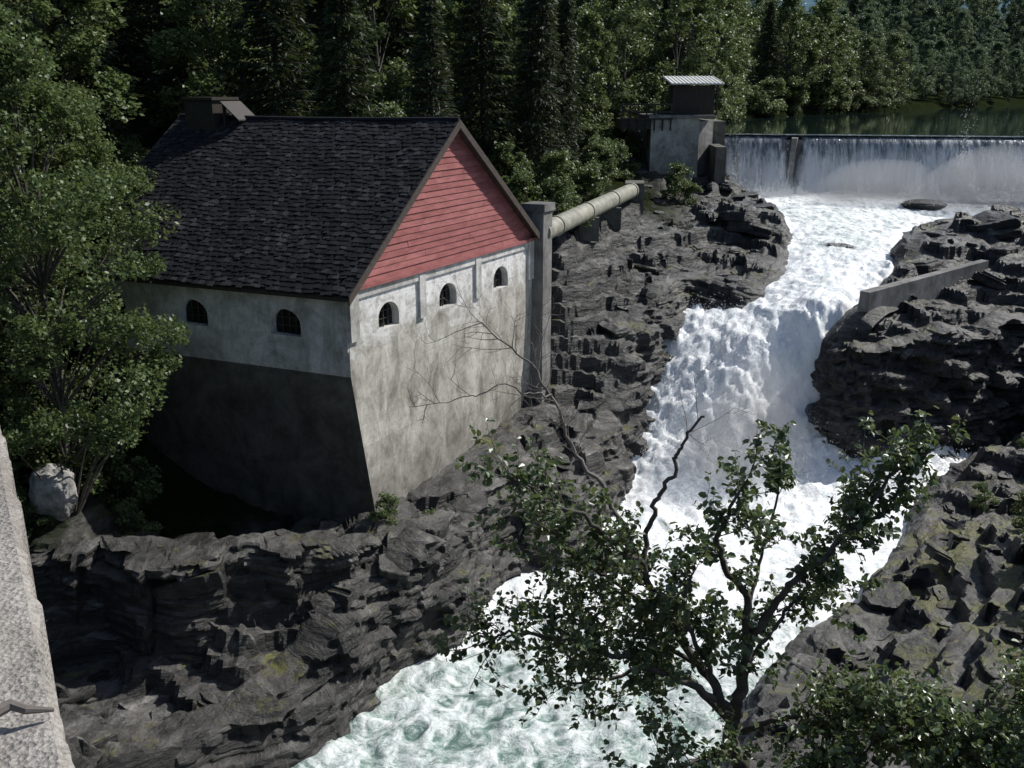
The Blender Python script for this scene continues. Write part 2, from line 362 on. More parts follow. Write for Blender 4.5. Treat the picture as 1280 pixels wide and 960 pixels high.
# ------------------------------------------------------------ rock slabs
def block(seed):
    r=np.random.default_rng(seed);n=int(r.integers(5,9))
    an=np.sort((np.arange(n)+r.uniform(-.38,.38,n))*2*math.pi/n);rad=r.uniform(.72,1.15,n)
    C=np.stack([np.cos(an)*rad,np.sin(an)*rad*r.uniform(.5,.85)],1);pts=[]
    for i in range(n):
        a,b=C[i],C[(i+1)%n]
        for t in np.linspace(.05,.95,8): pts.append(a+(b-a)*t)
    O=np.array(pts);m=len(O);th=np.arctan2(O[:,1],O[:,0])
    L=int(r.integers(2,5));zs=np.concatenate([[-1],np.sort(r.uniform(-.5,.6,L-1)),[.8]])
    V=[]
    for k in range(L):
        sc_=1.08-.10*k-r.uniform(0,.12);sh=r.normal(size=2)*.08
        jit=1+.10*fbm(np.cos(th)*2.5,np.sin(th)*2.5,k*3.3+seed,3,seed%97)+.05*fbm(np.cos(th)*8,np.sin(th)*8,k,2,3)
        for a_,s2 in((0,.97),(.3,1.0),(.8,1.0),(.97,.975)):
            q=O*(sc_*s2*jit)[:,None]+sh;tilt=.10*fbm(q[:,0]*1.5,q[:,1]*1.5,k,2,8)
            V.append(np.column_stack([q,zs[k]*(1-a_)+zs[k+1]*a_+tilt]))
    top=V[-1]
    for s_ in(.9,.76,.6,.42,.22):
        q=top[:,:2]*s_;z=.84+.30*fbm(q[:,0]*1.6+seed,q[:,1]*1.6,1,4,seed%50)*(1-s_*.4)+.1*q[:,0]
        V.append(np.column_stack([q,z]))
    nr=len(V);V=np.concatenate(V+[np.array([[0,0,.88]])]);F=[[k*m+i,k*m+(i+1)%m,(k+1)*m+(i+1)%m,(k+1)*m+i] for k in range(nr-1) for i in range(m)]
    b=MB();b.add(V,F);b.l.append(np.array([[(nr-1)*m+i,(nr-1)*m+(i+1)%m,nr*m] for i in range(m)]).ravel());b.t.append(np.full(m,3));b.m.append(np.zeros(m,int))
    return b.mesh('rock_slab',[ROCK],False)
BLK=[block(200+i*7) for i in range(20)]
HA=np.array([-5.78,33.0]);HG=np.array([.484,.875]);HS=np.array([-.92,.39]);HW=13.9;HL=13.0
HM=np.linalg.inv(np.array([HG,HS]).T)
def inhouse(x,y,m=.4):
    q=HM@np.array([x-HA[0],y-HA[1]]);return -m<q[0]<HW+m and -m<q[1]<HL+m
rl=empty('rock_ledges');cnt=0
NC=4200
cx=rng.uniform(-17,31,NC);cy=rng.uniform(19,78,NC);cd=sdist(cx,cy,RIV);cl=sdist(cx,cy,LAKE)
ch=T(cx,cy);e_=.8
gx_=(T(cx+e_,cy)-T(cx-e_,cy))/(2*e_);gy_=(T(cx,cy+e_)-T(cx,cy-e_))/(2*e_)
acc=[]
for x,y,d,z,gx1,gy1,dl in zip(cx,cy,cd,ch,gx_,gy_,cl):
    if d<1.3 or d>9.5 or inhouse(x,y,1.8) or dl<2: continue
    if x<8.8 and y>57: continue
    if x<-3 and 26<y<28.6: continue
    if x<6.5 and y>45 and abs((x-1.4)-(y-45.6)*.377)<1.6: continue
    sl=math.hypot(gx1,gy1)
    big_=rng.random()<.35
    s=rng.uniform(1.3,2.4) if big_ else rng.uniform(.3,.9)
    if d<2.2 or y<27: s=min(s,1.2)
    if any((x-a)**2+(y-b)**2<(.62*(s+c))**2 for a,b,c in acc): continue
    if rng.random()<.3: continue
    acc.append((x,y,s))
    th=min(rng.uniform(.14,.26)*s*(1+.9*min(sl,1.2))+.06,.7)
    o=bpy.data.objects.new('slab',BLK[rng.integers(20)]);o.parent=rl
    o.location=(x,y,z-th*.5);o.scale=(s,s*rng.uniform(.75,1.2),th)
    o.rotation_euler=(math.radians(6)+rng.normal()*.08+gy1*.25,math.radians(-6)+rng.normal()*.08-gx1*.25,rng.uniform(0,6.3))
    sc.collection.objects.link(o);cnt+=1
print('slabs',cnt)
def boulder(name,loc,sz,seed,mat=ROCK):
    bm=bmesh.new();bmesh.ops.create_icosphere(bm,subdivisions=5,radius=1)
    V=np.array([v.co[:] for v in bm.verts])
    r=1+.45*fbm(V[:,0]*1.2+seed,V[:,1]*1.2,V[:,2]*1.2,5,seed)
    V=V*r[:,None];V=np.sign(V)*np.abs(V)**.8*np.array(sz)
    for v,c in zip(bm.verts,V): v.co=c
    me=bpy.data.meshes.new(name);bm.to_mesh(me);bm.free();me.materials.append(mat)
    o=bpy.data.objects.new(name,me);o.location=loc;sc.collection.objects.link(o);return o
PALE=simple('pale_boulder',(.3,.29,.27),.7,.5,3)
boulder('boulder',(-15.4,29.7,7.1),(.7,.6,.95),3,PALE)
boulder('river_rock',(30.5,72,11.7),(1.6,.8,.4),5);boulder('river_rock',(29.5,65,11.2),(1,.6,.35),9)
boulder('river_rock',(4.4,36.9,.5),(1.5,.9,.5),12);boulder('river_rock',(20.5,60,10.3),(.9,.7,.45),15)
# ------------------------------------------------------------ river water
stp=.12
wx=np.arange(-12,46,stp);wy=np.arange(14,81.4,stp)
WX,WY=np.meshgrid(wx,wy);D=sdist(WX,WY,RIV).reshape(WX.shape);L0=WL(WX,WY)
g1,g0=np.gradient(L0,stp);sl=np.clip(np.hypot(g0,g1),0,1.5)
turb=.26+.75*np.clip(sl,0,1)
turb=np.where(WY>57,.20+.75*np.clip(sl,0,1),turb)
wq=.5*fbm(WX*.5,WY*.5,0,2,8)
fl=fbm(WX*.45+wq,WY*.3+wq,1,4,40)*.5+fbm(WX*1.5+wq,WY*1.2,L0*.6,4,44)*.45+fbm(WX*3.6,WY*3.2,L0,3,46)*.26
rid=1-np.abs(fbm(WX*.9+wq,WY*.8+wq,L0*.5,4,48,.6))*2.4
WZ=L0+turb*(fl+.34*rid-.1)
foam=.22+.85*sl+.42*ss(29,36,WY)*ss(62,54,WY)+.18*ss(56,66,WY)+.40*ss(71,77,WY)+.18*rid
foam=np.clip(foam+.25*ss(1.2,0,-D)*ss(28,34,WY),0,1.1)
ld=sdist(WX,WY,LAKE).reshape(WX.shape)
keep=(D<1.3)&(ld>.2)
nxw=len(wx);nyw=len(wy)
I=(np.arange(nyw-1)[:,None]*nxw+np.arange(nxw-1)[None,:])
kf=keep[:-1,:-1]&keep[1:,:-1]&keep[:-1,1:]&keep[1:,1:]
I=I[kf];F=np.stack([I,I+1,I+1+nxw,I+nxw],1)
used=np.unique(F);re=np.zeros(WX.size,np.int64);re[used]=np.arange(len(used));F=re[F]
WV=np.stack([WX.ravel(),WY.ravel(),WZ.ravel()],1)[used]
m=NM('white_water');f=m.attr('foam')
na=m.noise(m.pos(),.9,10,.7,2.2);nb_=m.noise(m.pos(),4.5,8,.72,1.2);nc=m.noise(m.pos((1.3,.8,.4)),2.0,8,.72,.6)
v=m.math('ADD',m.math('MULTIPLY',f,.95),m.math('MULTIPLY',m.math('SUBTRACT',na,.5),1.7))
v=m.math('ADD',v,m.math('MULTIPLY',m.math('SUBTRACT',nb_,.5),1.0))
fac=m.ramp(v,[(.10,0),(.70,1)])
c=m.mix(fac,m.mix(m.ramp(na,[(.35,0),(.6,1)]),(.09,.16,.135),(.27,.38,.33)),m.mix(m.ramp(nc,[(.30,0),(.55,1)]),(.68,.77,.77),(.97,.97,.97)))
n_=m.bump(na,.5,.2);n_=m.bump(nc,.5,.08,n_);n_=m.bump(nb_,.7,.05,n_)
WATER=m.set(c,m.ramp(fac,[(0,.1),(1,.6)]),n_,.5)
rw=MB();rw.add(WV,F);rw.build('river_water',[WATER],True,attrs={'foam':foam.ravel()[used]})
# dam axis
d0=np.array([16.5,80.1]);d1=np.array([60.,70.85]);dd=(d1-d0)/np.linalg.norm(d1-d0);dn=np.array([dd[1],-dd[0]])
if dn[1]>0: dn=-dn
Ld=np.linalg.norm(d1-d0)
sp=MB();n=90000
px_=rng.uniform(5,24,n);py_=rng.uniform(37,60,n);dd0=sdist(px_,py_,RIV);l1=WL(px_,py_);g=np.hypot(WL(px_+.4,py_)-l1,WL(px_,py_+.4)-l1)/.4
kp=(dd0<-.3)&(rng.random(n)<np.clip(.10+g*.8,0,1));px_,py_,l1,g=px_[kp],py_[kp],l1[kp],g[kp]
cl_=fbm(px_*1.2,py_*1.2,0,3,19);hh=rng.exponential(.24,len(px_))*(.5+1.2*np.clip(g,0,1))*(1+1.6*np.clip(cl_,-.5,1))+.05
q1=np.stack([px_,py_,l1+hh],1)
n=30000;a=rng.normal(size=(n,3))*np.array([1.6,1.1,.9])+np.array([11.3,44.0,2.6]);a[:,2]=np.maximum(a[:,2],1.6)+.5*fbm(a[:,0],a[:,1],a[:,2],3,6);q2=a[sdist(a[:,0],a[:,1],RIV)<-.4]
n=120000;S_=rng.uniform(1,29,n);o_=1.2+rng.exponential(.9,n);cl2=fbm(S_*.4,0,0,3,29)*1.1+fbm(S_*1.7,o_,0,2,30)*.5
hz_=rng.exponential(.65,n)*np.clip(.7+1.7*cl2,.15,3)*(.5+.9*ss(3,12,S_));b_=d0[None]+dd[None]*S_[:,None]+dn[None]*o_[:,None];q3=np.column_stack([b_,11.9+hz_])
q=np.concatenate([q1,q2,q3]);sdr=np.concatenate([rng.uniform(.01,.03,len(q1)),rng.uniform(.008,.02,len(q2)),rng.uniform(.010,.035,len(q3))])[:,None]
a=rng.normal(size=(len(q),3));a/=np.linalg.norm(a,axis=1)[:,None];b=np.cross(a,rng.normal(size=(len(q),3)));b/=np.linalg.norm(b,axis=1)[:,None];c_=np.cross(a,b)
V=np.stack([q+a*sdr*1.3,q+b*sdr,q-b*sdr*.6+c_*sdr,q-b*sdr*.6-c_*sdr],1).reshape(-1,3);bb=np.arange(len(q))[:,None]*4
F=np.concatenate([bb+np.array([[0,1,2]]),bb+np.array([[0,2,3]]),bb+np.array([[0,3,1]]),bb+np.array([[1,3,2]])])
m=NM('spray_drops');SPR=m.set((.96,.97,.97),.4);sp.add(V,F);sp.build('water_spray',[SPR],True)
ms=empty('spray_mist')
def mist(loc,sz,dens,seed=0):
    key='mist_%d'%int(dens*1000)
    mt=bpy.data.materials.get(key)
    if not mt:
        mt=bpy.data.materials.new(key);mt.use_nodes=True;nt=mt.node_tree;nt.nodes.clear();o=nt.nodes.new('ShaderNodeOutputMaterial');v=nt.nodes.new('ShaderNodeVolumeScatter');v.inputs['Density'].default_value=dens;v.inputs['Anisotropy'].default_value=.0;v.inputs['Color'].default_value=(1,1,1,1);nt.links.new(v.outputs[0],o.inputs['Volume'])
    bm=bmesh.new();bmesh.ops.create_icosphere(bm,subdivisions=3,radius=1)
    for v in bm.verts:
        v.co*=1+.3*float(vn(v.co.x*1.5+seed,v.co.y*1.5,v.co.z*1.5,3))
    me=bpy.data.meshes.new('puff');bm.to_mesh(me);bm.free();me.materials.append(mt);[setattr(p_,'use_smooth',True) for p_ in me.polygons]
    ob=bpy.data.objects.new('puff',me);ob.location=loc;ob.scale=sz;ob.parent=ms;sc.collection.objects.link(ob)
mist((11.6,44.8,3.2),(3.4,2.2,2.8),.13,1);mist((12.8,46.3,4.8),(2.4,1.8,2.6),.12,2)
mist((27,73.6,12.4),(5,2.0,2.4),.16,4);mist((36,72.0,12.6),(6,2.2,3.0),.16,5)
# lake
m=NM('lake_water');n=m.noise(m.pos((1,.5,1)),.8,4,.6);LW=m.set((.012,.022,.02),.05,m.bump(n,.08,.04),.5)
LP=[(16.6,79.9),(39,75.2),(60,70.7),(97,88),(145,148),(196,228),(196,268),(124,240),(68,173),(42,144),(24,121),(17,100),(14,84)]
mb=MB();mb.ngon([(a,b,16.4) for a,b in LP]);mb.build('lake_water',[LW])
# ------------------------------------------------------------ dam
dam=empty('dam')
mb=MB();box(mb,(*(d0+dn*.25),9.5),(*(dd*Ld),0),(*(-dn*2.2),0),(0,0,6.55))
mb.add([(*(d0+dd*5.6+dn*1.2),11),(*(d0+dd*6.1+dn*1.2),11),(*(d0+dd*6.4+dn*-.2),11),(*(d0+dd*5.6+dn*-.2),11),(*(d0+dd*5.9+dn*.7),16.2),(*(d0+dd*6.3+dn*.7),16.2),(*(d0+dd*6.5+dn*-.2),16.3),(*(d0+dd*5.9+dn*-.2),16.3)],BF)
mb.build('weir_wall',[CONCG],parent=dam)
prof=[(-2.2,16.41),(-1.2,16.42),(-.5,16.40),(0,16.33),(.35,16.12),(.6,15.75),(.85,15.2),(1.1,14.5),(1.3,13.7),(1.5,12.9),(1.7,12.2),(2.0,11.5)]
nsg=520;S=np.linspace(.2,Ld,nsg);V=[];fo=[]
for k,(o,z) in enumerate(prof):
    wob=fbm(S*1.6,z*.15,0,5,70,.6)*.5*max(0,(16.35-z))/4.5*1.6
    q=d0[None,:]+dd[None,:]*S[:,None]+dn[None,:]*(o+wob)[:,None]
    gap=np.exp(-((S-6.1)/.5)**2)
    V.append(np.column_stack([q-dn[None,:]*(gap*(1.6 if z<16.3 else 0))[:,None],np.full(nsg,z)]));fo.append(np.clip((16.4-z)/3.6,0,1.25)*(.75+.40*ss(3,14,S))*np.ones(nsg))
V=np.concatenate(V);F=[[k*nsg+i,k*nsg+i+1,(k+1)*nsg+i+1,(k+1)*nsg+i] for k in range(len(prof)-1) for i in range(nsg-1)]
m=NM('falling_water');f=m.attr('foam')
a=m.noise(m.pos((1.8,.7,.16)),1.3,9,.72,.5);b=m.noise(m.pos((8,3,.6)),1.0,6,.72,.3)
v=m.math('ADD',m.math('MULTIPLY',f,.85),m.math('ADD',m.math('MULTIPLY',m.math('SUBTRACT',a,.5),1.7),m.math('MULTIPLY',m.math('SUBTRACT',b,.5),.9)))
fac=m.ramp(v,[(.0,0),(.5,1)])
c=m.mix(fac,(.14,.17,.19),(.98,.98,.99))
m.set(c,m.ramp(fac,[(0,.12),(1,.6)]),m.bump(a,.6,.12),.5)
tr=m.N('ShaderNodeBsdfTranslucent');m.L(c,tr.inputs['Color']);mx=m.N('ShaderNodeMixShader');mx.inputs[0].default_value=.35;m.L(m.b.outputs[0],mx.inputs[1]);m.L(tr.outputs[0],mx.inputs[2]);m.L(mx.outputs[0],m.out.inputs[0]);FW=m.mat
mb=MB();mb.add(V,F);mb.build('overflow_curtain',[FW],True,parent=dam,attrs={'foam':np.concatenate(fo)})
mb=MB();box(mb,(15.3,78.2,10.5),(1.5,-.1,0),(.2,4.6,0),(0,0,7.0));box(mb,(15.2,73.5,10.2),(.8,0,0),(.3,4.9,0),(0,0,5.6));mb.build('dam_abutment',[CONCD],parent=dam)
# ------------------------------------------------------------ intake house
ih=empty('intake_house')
mb=MB();box(mb,(10.6,75.6,11),(3.7,.2,0),(0,5,0),(0,0,6.8));mb.build('intake_block',[CONC],parent=ih)
mb=MB();box(mb,(14.3,75.9,11),(1.4,1.6,0),(-.3,4.2,0),(0,0,6.6));box(mb,(10.4,75.4,17.8),(5.1,.3,0),(-.2,5.2,0),(0,0,.22));mb.build('intake_side_wall',[CONCG],parent=ih)
mb=MB()
for i in range(16): box(mb,(12.4+i*.193,76.6+.012*(i%2),18.02),(.186,0,0),(0,.06,0),(0,0,2.15))
box(mb,(12.4,76.68,18.02),(3.1,.0,0),(0,2.8,0),(0,0,2.15))
for xx in (12.2,15.5): box(mb,(xx,75.9,18.02),(.13,0,0),(0,.13,0),(0,0,2.3))
mb.build('shed_walls',[DARKW],parent=ih)
mb=MB();box(mb,(11.9,75.5,20.25),(4.1,.1,0),(0,4.3,.55),(0,0,.09))
for i in range(14): box(mb,(11.95+i*.3,75.48,20.345),(.05,0,0),(0,4.3,.55),(0,0,.04))
mb.build('shed_roof',[METAL],parent=ih)
mb=MB()
for i in range(7): box(mb,(8.3+i*.62,75.5,16.9),(.1,0,0),(0,.1,0),(0,0,2.0))
for z in (17.7,18.2,18.75): box(mb,(8.2,75.44,z),(4.0,0,0),(0,.06,0),(0,0,.12))
box(mb,(8.2,75.6,17.0),(2.4,0,0),(0,3,0),(0,0,.75))
mb.build('gallery_railing',[DARKW],parent=ih)
# ------------------------------------------------------------ penstock pipe
pp=empty('penstock_pipe');mb=MB()
A_=np.array([1.4,45.6,13.45]);B_=np.array([7.7,62.3,13.75])
tube(mb,[A_,A_*.5+B_*.5,B_],.47,24)
for t in (.12,.42,.72,.97): q=A_+(B_-A_)*t;u=(B_-A_)/np.linalg.norm(B_-A_);tube(mb,[q-u*.06,q+u*.06],.52,24)
mb.build('pipe',[PIPE],True,parent=pp)
mb=MB()
for t in (.45,.72): q=A_+(B_-A_)*t;box(mb,(q[0]-.55,q[1]-.2,11.9),(1.1,0,0),(0,.4,0),(0,0,1.3))
box(mb,(7.2,62.1,12),(1.2,.0,0),(.3,2.2,0),(0,0,2.2))
mb.build('pipe_saddles',[CONCD],parent=pp)
# ------------------------------------------------------------ power house
ph=empty('power_house')
def P(g,s,z,out=0):
    q=HA+HG*g+HS*s;return np.array([q[0],q[1],z])
ng=np.array([HG[1],-HG[0],0]);ns=np.array([HS[1],-HS[0],0]);ns=ns if ns[1]<0 else -ns
ZE=13.27;ZR=18.62;ZM=10.06;ZB=2.6
bot=[P(.75,-.0,ZB)+np.array([.35,.35,0]),P(HW+.1,0,ZB)-.25*ng,P(HW-.2,HL,ZB),P(.6,HL,ZB)]
def solid(name,rings,top,mats,mi):
    V=[];[V.extend(r) for r in rings]
    bm=bmesh.new();vs=[bm.verts.new(v) for v in V]
    bm.faces.new([vs[3],vs[2],vs[1],vs[0]])
    for k in range(len(rings)-1):
        for j in range(4):
            f=bm.faces.new([vs[4*k+j],vs[4*k+(j+1)%4],vs[4*k+4+(j+1)%4],vs[4*k+4+j]]);f.material_index=mi(k,j)
    o=4*(len(rings)-1)
    r1=bm.verts.new(top[0]);r2=bm.verts.new(top[1])
    bm.faces.new([vs[o],vs[o+1],r1]).material_index=0
    bm.faces.new([vs[o+2],vs[o+3],r2]).material_index=0
    bm.faces.new([vs[o+1],vs[o+2],r2,r1]);bm.faces.new([vs[o+3],vs[o],r1,r2])
    bmesh.ops.recalc_face_normals(bm,faces=bm.faces)
    me=bpy.data.meshes.new(name);bm.to_mesh(me);bm.free()
    for m_ in mats: me.materials.append(m_)
    ob=bpy.data.objects.new(name,me);sc.collection.objects.link(ob);return ob
ring=lambda z:[P(0,0,z),P(HW,0,z),P(HW,HL,z),P(0,HL,z)]
zg=11.15
m=NM('worn_whitewash_wall');g=m.N('ShaderNodeNewGeometry');sx=m.N('ShaderNodeSeparateXYZ');m.L(g.outputs['Position'],sx.inputs[0])
p0=m.pos();n=m.noise(p0,.8,9,.7,.8);n2=m.noise(m.pos((1,1,.45)),1.1,8,.7,.6);f=m.noise(p0,9,7,.75);bl=m.noise(p0,2.6,7,.72,.5)
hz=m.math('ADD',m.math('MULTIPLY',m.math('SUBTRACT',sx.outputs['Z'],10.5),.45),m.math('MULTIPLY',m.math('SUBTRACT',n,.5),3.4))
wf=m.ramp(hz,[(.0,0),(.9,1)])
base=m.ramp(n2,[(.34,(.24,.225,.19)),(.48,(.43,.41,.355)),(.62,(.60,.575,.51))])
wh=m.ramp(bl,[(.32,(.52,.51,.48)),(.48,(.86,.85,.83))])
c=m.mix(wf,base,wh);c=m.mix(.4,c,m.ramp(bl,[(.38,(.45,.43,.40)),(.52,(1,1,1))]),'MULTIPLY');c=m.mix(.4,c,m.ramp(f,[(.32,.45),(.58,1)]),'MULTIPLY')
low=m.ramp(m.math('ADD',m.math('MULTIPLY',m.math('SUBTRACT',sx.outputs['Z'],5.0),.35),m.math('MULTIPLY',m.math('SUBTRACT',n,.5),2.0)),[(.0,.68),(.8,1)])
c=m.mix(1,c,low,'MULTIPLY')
br_=m.N('ShaderNodeTexBrick')
cm=m.N('ShaderNodeCombineXYZ');m.L(m.math('ADD',m.math('MULTIPLY',sx.outputs['X'],.484),m.math('MULTIPLY',sx.outputs['Y'],.875)),cm.inputs[0]);m.L(sx.outputs['Z'],cm.inputs[1]);m.L(cm.outputs[0],br_.inputs['Vector'])
br_.inputs['Scale'].default_value=.5;br_.inputs['Mortar Size'].default_value=.010;br_.inputs['Mortar Smooth'].default_value=.8;br_.inputs['Color1'].default_value=(.74,.73,.72,1);br_.inputs['Color2'].default_value=(1,1,1,1);br_.inputs['Mortar'].default_value=(.65,.65,.65,1);br_.inputs['Brick Width'].default_value=1.1;br_.inputs['Row Height'].default_value=.45
c=m.mix(.6,c,br_.outputs['Color'],'MULTIPLY')
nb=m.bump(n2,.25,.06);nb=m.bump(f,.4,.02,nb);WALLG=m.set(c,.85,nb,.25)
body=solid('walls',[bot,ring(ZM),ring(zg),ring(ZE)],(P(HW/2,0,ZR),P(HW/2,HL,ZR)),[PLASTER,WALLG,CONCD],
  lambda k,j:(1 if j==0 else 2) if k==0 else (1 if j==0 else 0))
def arch(c,along,nrm,w,h,depth,front=.2):
    pts=[];r=w/2;hb=h-r*.85
    pts.append((-r,0));pts.append((r,0))
    for i in range(0,13):
        a=math.pi*i/12;pts.append((r*math.cos(a),hb+r*.85*math.sin(a)))
    al=np.array([*along,0]);up=np.array([0,0,1.])
    fr=[c+al*a+up*b+nrm*front for a,b in pts];bk=[c+al*a+up*b-nrm*depth for a,b in pts];return fr,bk
wins=[('g',2.41),('g',6.52),('g',10.9),('s',2.68),('s',6.88),('s',10.9)]
bmc=bmesh.new();winb=MB();glb=MB()
for kind,t in wins:
    if kind=='g': c=P(t,0,11.40);al=HG;n=ng;w=1.3
    else: c=P(0,t,11.36);al=HS;n=ns;w=1.3
    fr,bk=arch(c,al,n,w,.98,.38);k=len(fr)
    a=[bmc.verts.new(p_) for p_ in fr];b=[bmc.verts.new(p_) for p_ in bk]
    bmc.faces.new(a);bmc.faces.new(b[::-1])
    for i in range(k): bmc.faces.new([a[i],b[i],b[(i+1)%k],a[(i+1)%k]])
    fr,bk=arch(c,al,n,w,.98,.33);glb.ngon(np.array(bk))
    al3=np.array([*al,0])
    for dx in (-.3,0,.3):
        hh=.98-.5*.85*(1-math.sqrt(max(0,1-(dx/.6)**2)))-.03
        box(winb,c+al3*(dx-.015)-n*.30,al3*.03,n*.05,(0,0,hh))
    for z in (.30,.6):
        hw=.56 if z<.5 else .5
        box(winb,c-al3*hw-n*.295+np.array([0,0,z]),al3*2*hw,n*.03,(0,0,.03))
bmesh.ops.recalc_face_normals(bmc,faces=bmc.faces)
mc=bpy.data.meshes.new('cut');bmc.to_mesh(mc);bmc.free();co=bpy.data.objects.new('cut',mc);sc.collection.objects.link(co)
md=body.modifiers.new('b','BOOLEAN');md.object=co;md.operation='DIFFERENCE';md.solver='EXACT'
bpy.context.view_layer.update()
dg=bpy.context.evaluated_depsgraph_get();nm=bpy.data.meshes.new_from_object(body.evaluated_get(dg));body.modifiers.clear();body.data=nm
bpy.data.objects.remove(co);body.parent=ph
winb.build('window_bars',[FRAME],parent=ph);glb.build('window_glass',[GLASS],parent=ph)
g3=np.array([*HG,0]);s3=np.array([*HS,0])
mb=MB()
for t,w in ((0,.5),(4.35,.42),(8.6,.42),(HW-.5,.5)):
    box(mb,P(t,0,11.35)-ng*.02,g3*w,ng*.14,(0,0,ZE-11.35))
for t,w in ((.02,.5),(HL-.5,.5)):
    box(mb,P(0,t,11.0)-ns*.02,s3*w,ns*.11,(0,0,ZE-11.0))
box(mb,P(.5,0,ZE-.42)-ng*.02,g3*(HW-1.02),ng*.10,(0,0,.3))
mb.build('pilasters',[PLASTER],parent=ph)
mb=MB();nb=22;z0=ZE+.02
for i in range(nb):
    za=z0+(ZR-z0)*i/nb;zb=z0+(ZR-z0)*(i+1)/nb-.014
    def half(z): return (ZR-z)/(ZR-ZE)*HW/2
    ha,hb=half(za),half(zb)
    cuts=[-1,rng.uniform(-.6,-.1),rng.uniform(.1,.7),1] if ha>2.5 else [-1,1]
    for a,b in zip(cuts[:-1],cuts[1:]):
        a0=HW/2+a*ha+(.006 if a>-1 else 0);b0=HW/2+b*ha;a1=HW/2+(a*hb if a==-1 else a*ha)+(.006 if a>-1 else 0);b1=HW/2+(b*hb if b==1 else b*ha)
        if a1>b1: continue
        j=rng.normal()*.004
        o1=ng*(.08+j);o2=ng*(.05+j);o0=ng*.005
        V=[P(a0,0,za)+o1,P(b0,0,za)+o1,P(b1,0,zb)+o2,P(a1,0,zb)+o2,P(a0,0,za)+o0,P(b0,0,za)+o0,P(b1,0,zb)+o0,P(a1,0,zb)+o0]
        mb.add(V,BF)
mb.build('red_gable_boards',[RED],parent=ph)
mb=MB();box(mb,P(0,0,ZE-.1)+ng*.13,g3*HW,ng*.06,(0,0,.13));mb.build('gable_ledge',[RED],parent=ph)
sl=(ZR-ZE)/(HW/2);OV=.45;OG=.38
def roofside(sign,mb,sb):
    gm=HW/2
    def Q(t,s,up):
        return P(gm+sign*t,s,ZR-sl*t)+np.array([0,0,up-.07*math.sin(math.pi*np.clip(s/HL,0,1))*(1-t/8)+.02*math.sin(s*1.7+t)])
    te=HW/2+OV
    V=[Q(0,-OG,.0),Q(te,-OG,.0),Q(te,HL+OG,.0),Q(0,HL+OG,.0),Q(0,-OG,.12),Q(te,-OG,.12),Q(te,HL+OG,.12),Q(0,HL+OG,.12)]
    mb.add(V,BF,0)
    rows=40;cols=54;dt=te/rows;ds=(HL+2*OG)/cols
    for r in range(rows):
        for c in range(-1,cols+1):
            s0=-OG+(c+(.5 if r%2 else 0))*ds+rng.normal()*.02;s1=s0+ds*.93
            s0=max(s0,-OG-.03);s1=min(s1,HL+OG+.03)
            if s1-s0<.05: continue
            t0=r*dt-.04;t1=(r+1)*dt+rng.normal()*.03+.03
            lift=.235+abs(rng.normal())*.012;tilt=rng.normal()*.008
            if t0<0: t0=0
            V=[Q(t0,s0,.205),Q(t1,s0,lift+tilt),Q(t1,s1,lift-tilt),Q(t0,s1,.205)]
            V+= [v+np.array([0,0,-.03]) for v in V]
            sb.add(V,[[0,1,2,3],[1,5,6,2],[0,4,5,1],[3,2,6,7]],0)
rb=MB();sb=MB();roofside(-1,rb,sb);roofside(1,rb,sb)
rb.build('roof_deck',[DARKW],parent=ph);sb.build('roof_slates',[SLATE],parent=ph)
mb=MB()
for sign in(-1,1):
    for s_ in(-OG-.06,HL+OG+.02):
        te=HW/2+OV
        a=P(HW/2,s_,ZR);b=P(HW/2+sign*te,s_,ZR-sl*te)
        mb.add([a+[0,0,-.12],b+[0,0,-.12],b+[0,0,.2],a+[0,0,.2]]+[q+s3*.05 for q in (a+[0,0,-.12],b+[0,0,-.12],b+[0,0,.2],a+[0,0,.2])],BF)
mb.build('verge_boards',[simple('weathered_wood',(.07,.055,.045))],parent=ph)
mb=MB();tube(mb,[P(HW/2,s_,ZR+.2-.07*math.sin(math.pi*np.clip(s_/HL,0,1))) for s_ in np.linspace(-OG,HL+OG,14)],.1,8);mb.build('ridge_cap',[SLATE],parent=ph)
mb=MB();c=P(HW/2-.75,10.9,17.4);box(mb,c,g3*1.4,s3*1.5,(0,0,2.1));box(mb,c-g3*.1-s3*.1+np.array([0,0,2.1]),g3*1.6,s3*1.7,(0,0,.12))
c2=P(HW/2-.6,10.6,18.4);box(mb,c2+[0,0,1.0],g3*1.2,s3*-.9+np.array([0,0,-.75]),(0,0,.06));box(mb,c2+g3*.1,g3*.1,s3*-.1,(0,0,.95));mb.build('chimney',[DARKW],parent=ph)
mb=MB()
box(mb,P(HW+.03,-.55,4.5),g3*.9,s3*.95,(0,0,10.0));box(mb,P(HW-.07,-.65,14.5),g3*1.1,s3*1.15,(0,0,.35));
mb.build('corner_pier',[CONCG],parent=ph)
# ------------------------------------------------------------ right-bank concrete wall
mb=MB();a=np.array([18.2,48.0]);b=np.array([26.6,53.2]);u=(b-a)/np.linalg.norm(b-a);n2=np.array([-u[1],u[0]])
mb.add([(*a,7.8),(*b,9.2),(*(b+n2*.5),9.2),(*(a+n2*.7),7.8),(*a,10.05),(*b,10.8),(*(b+n2*.45),10.8),(*(a+n2*.6),10.05)],BF)
mb.build('concrete_training_wall',[CONCG])
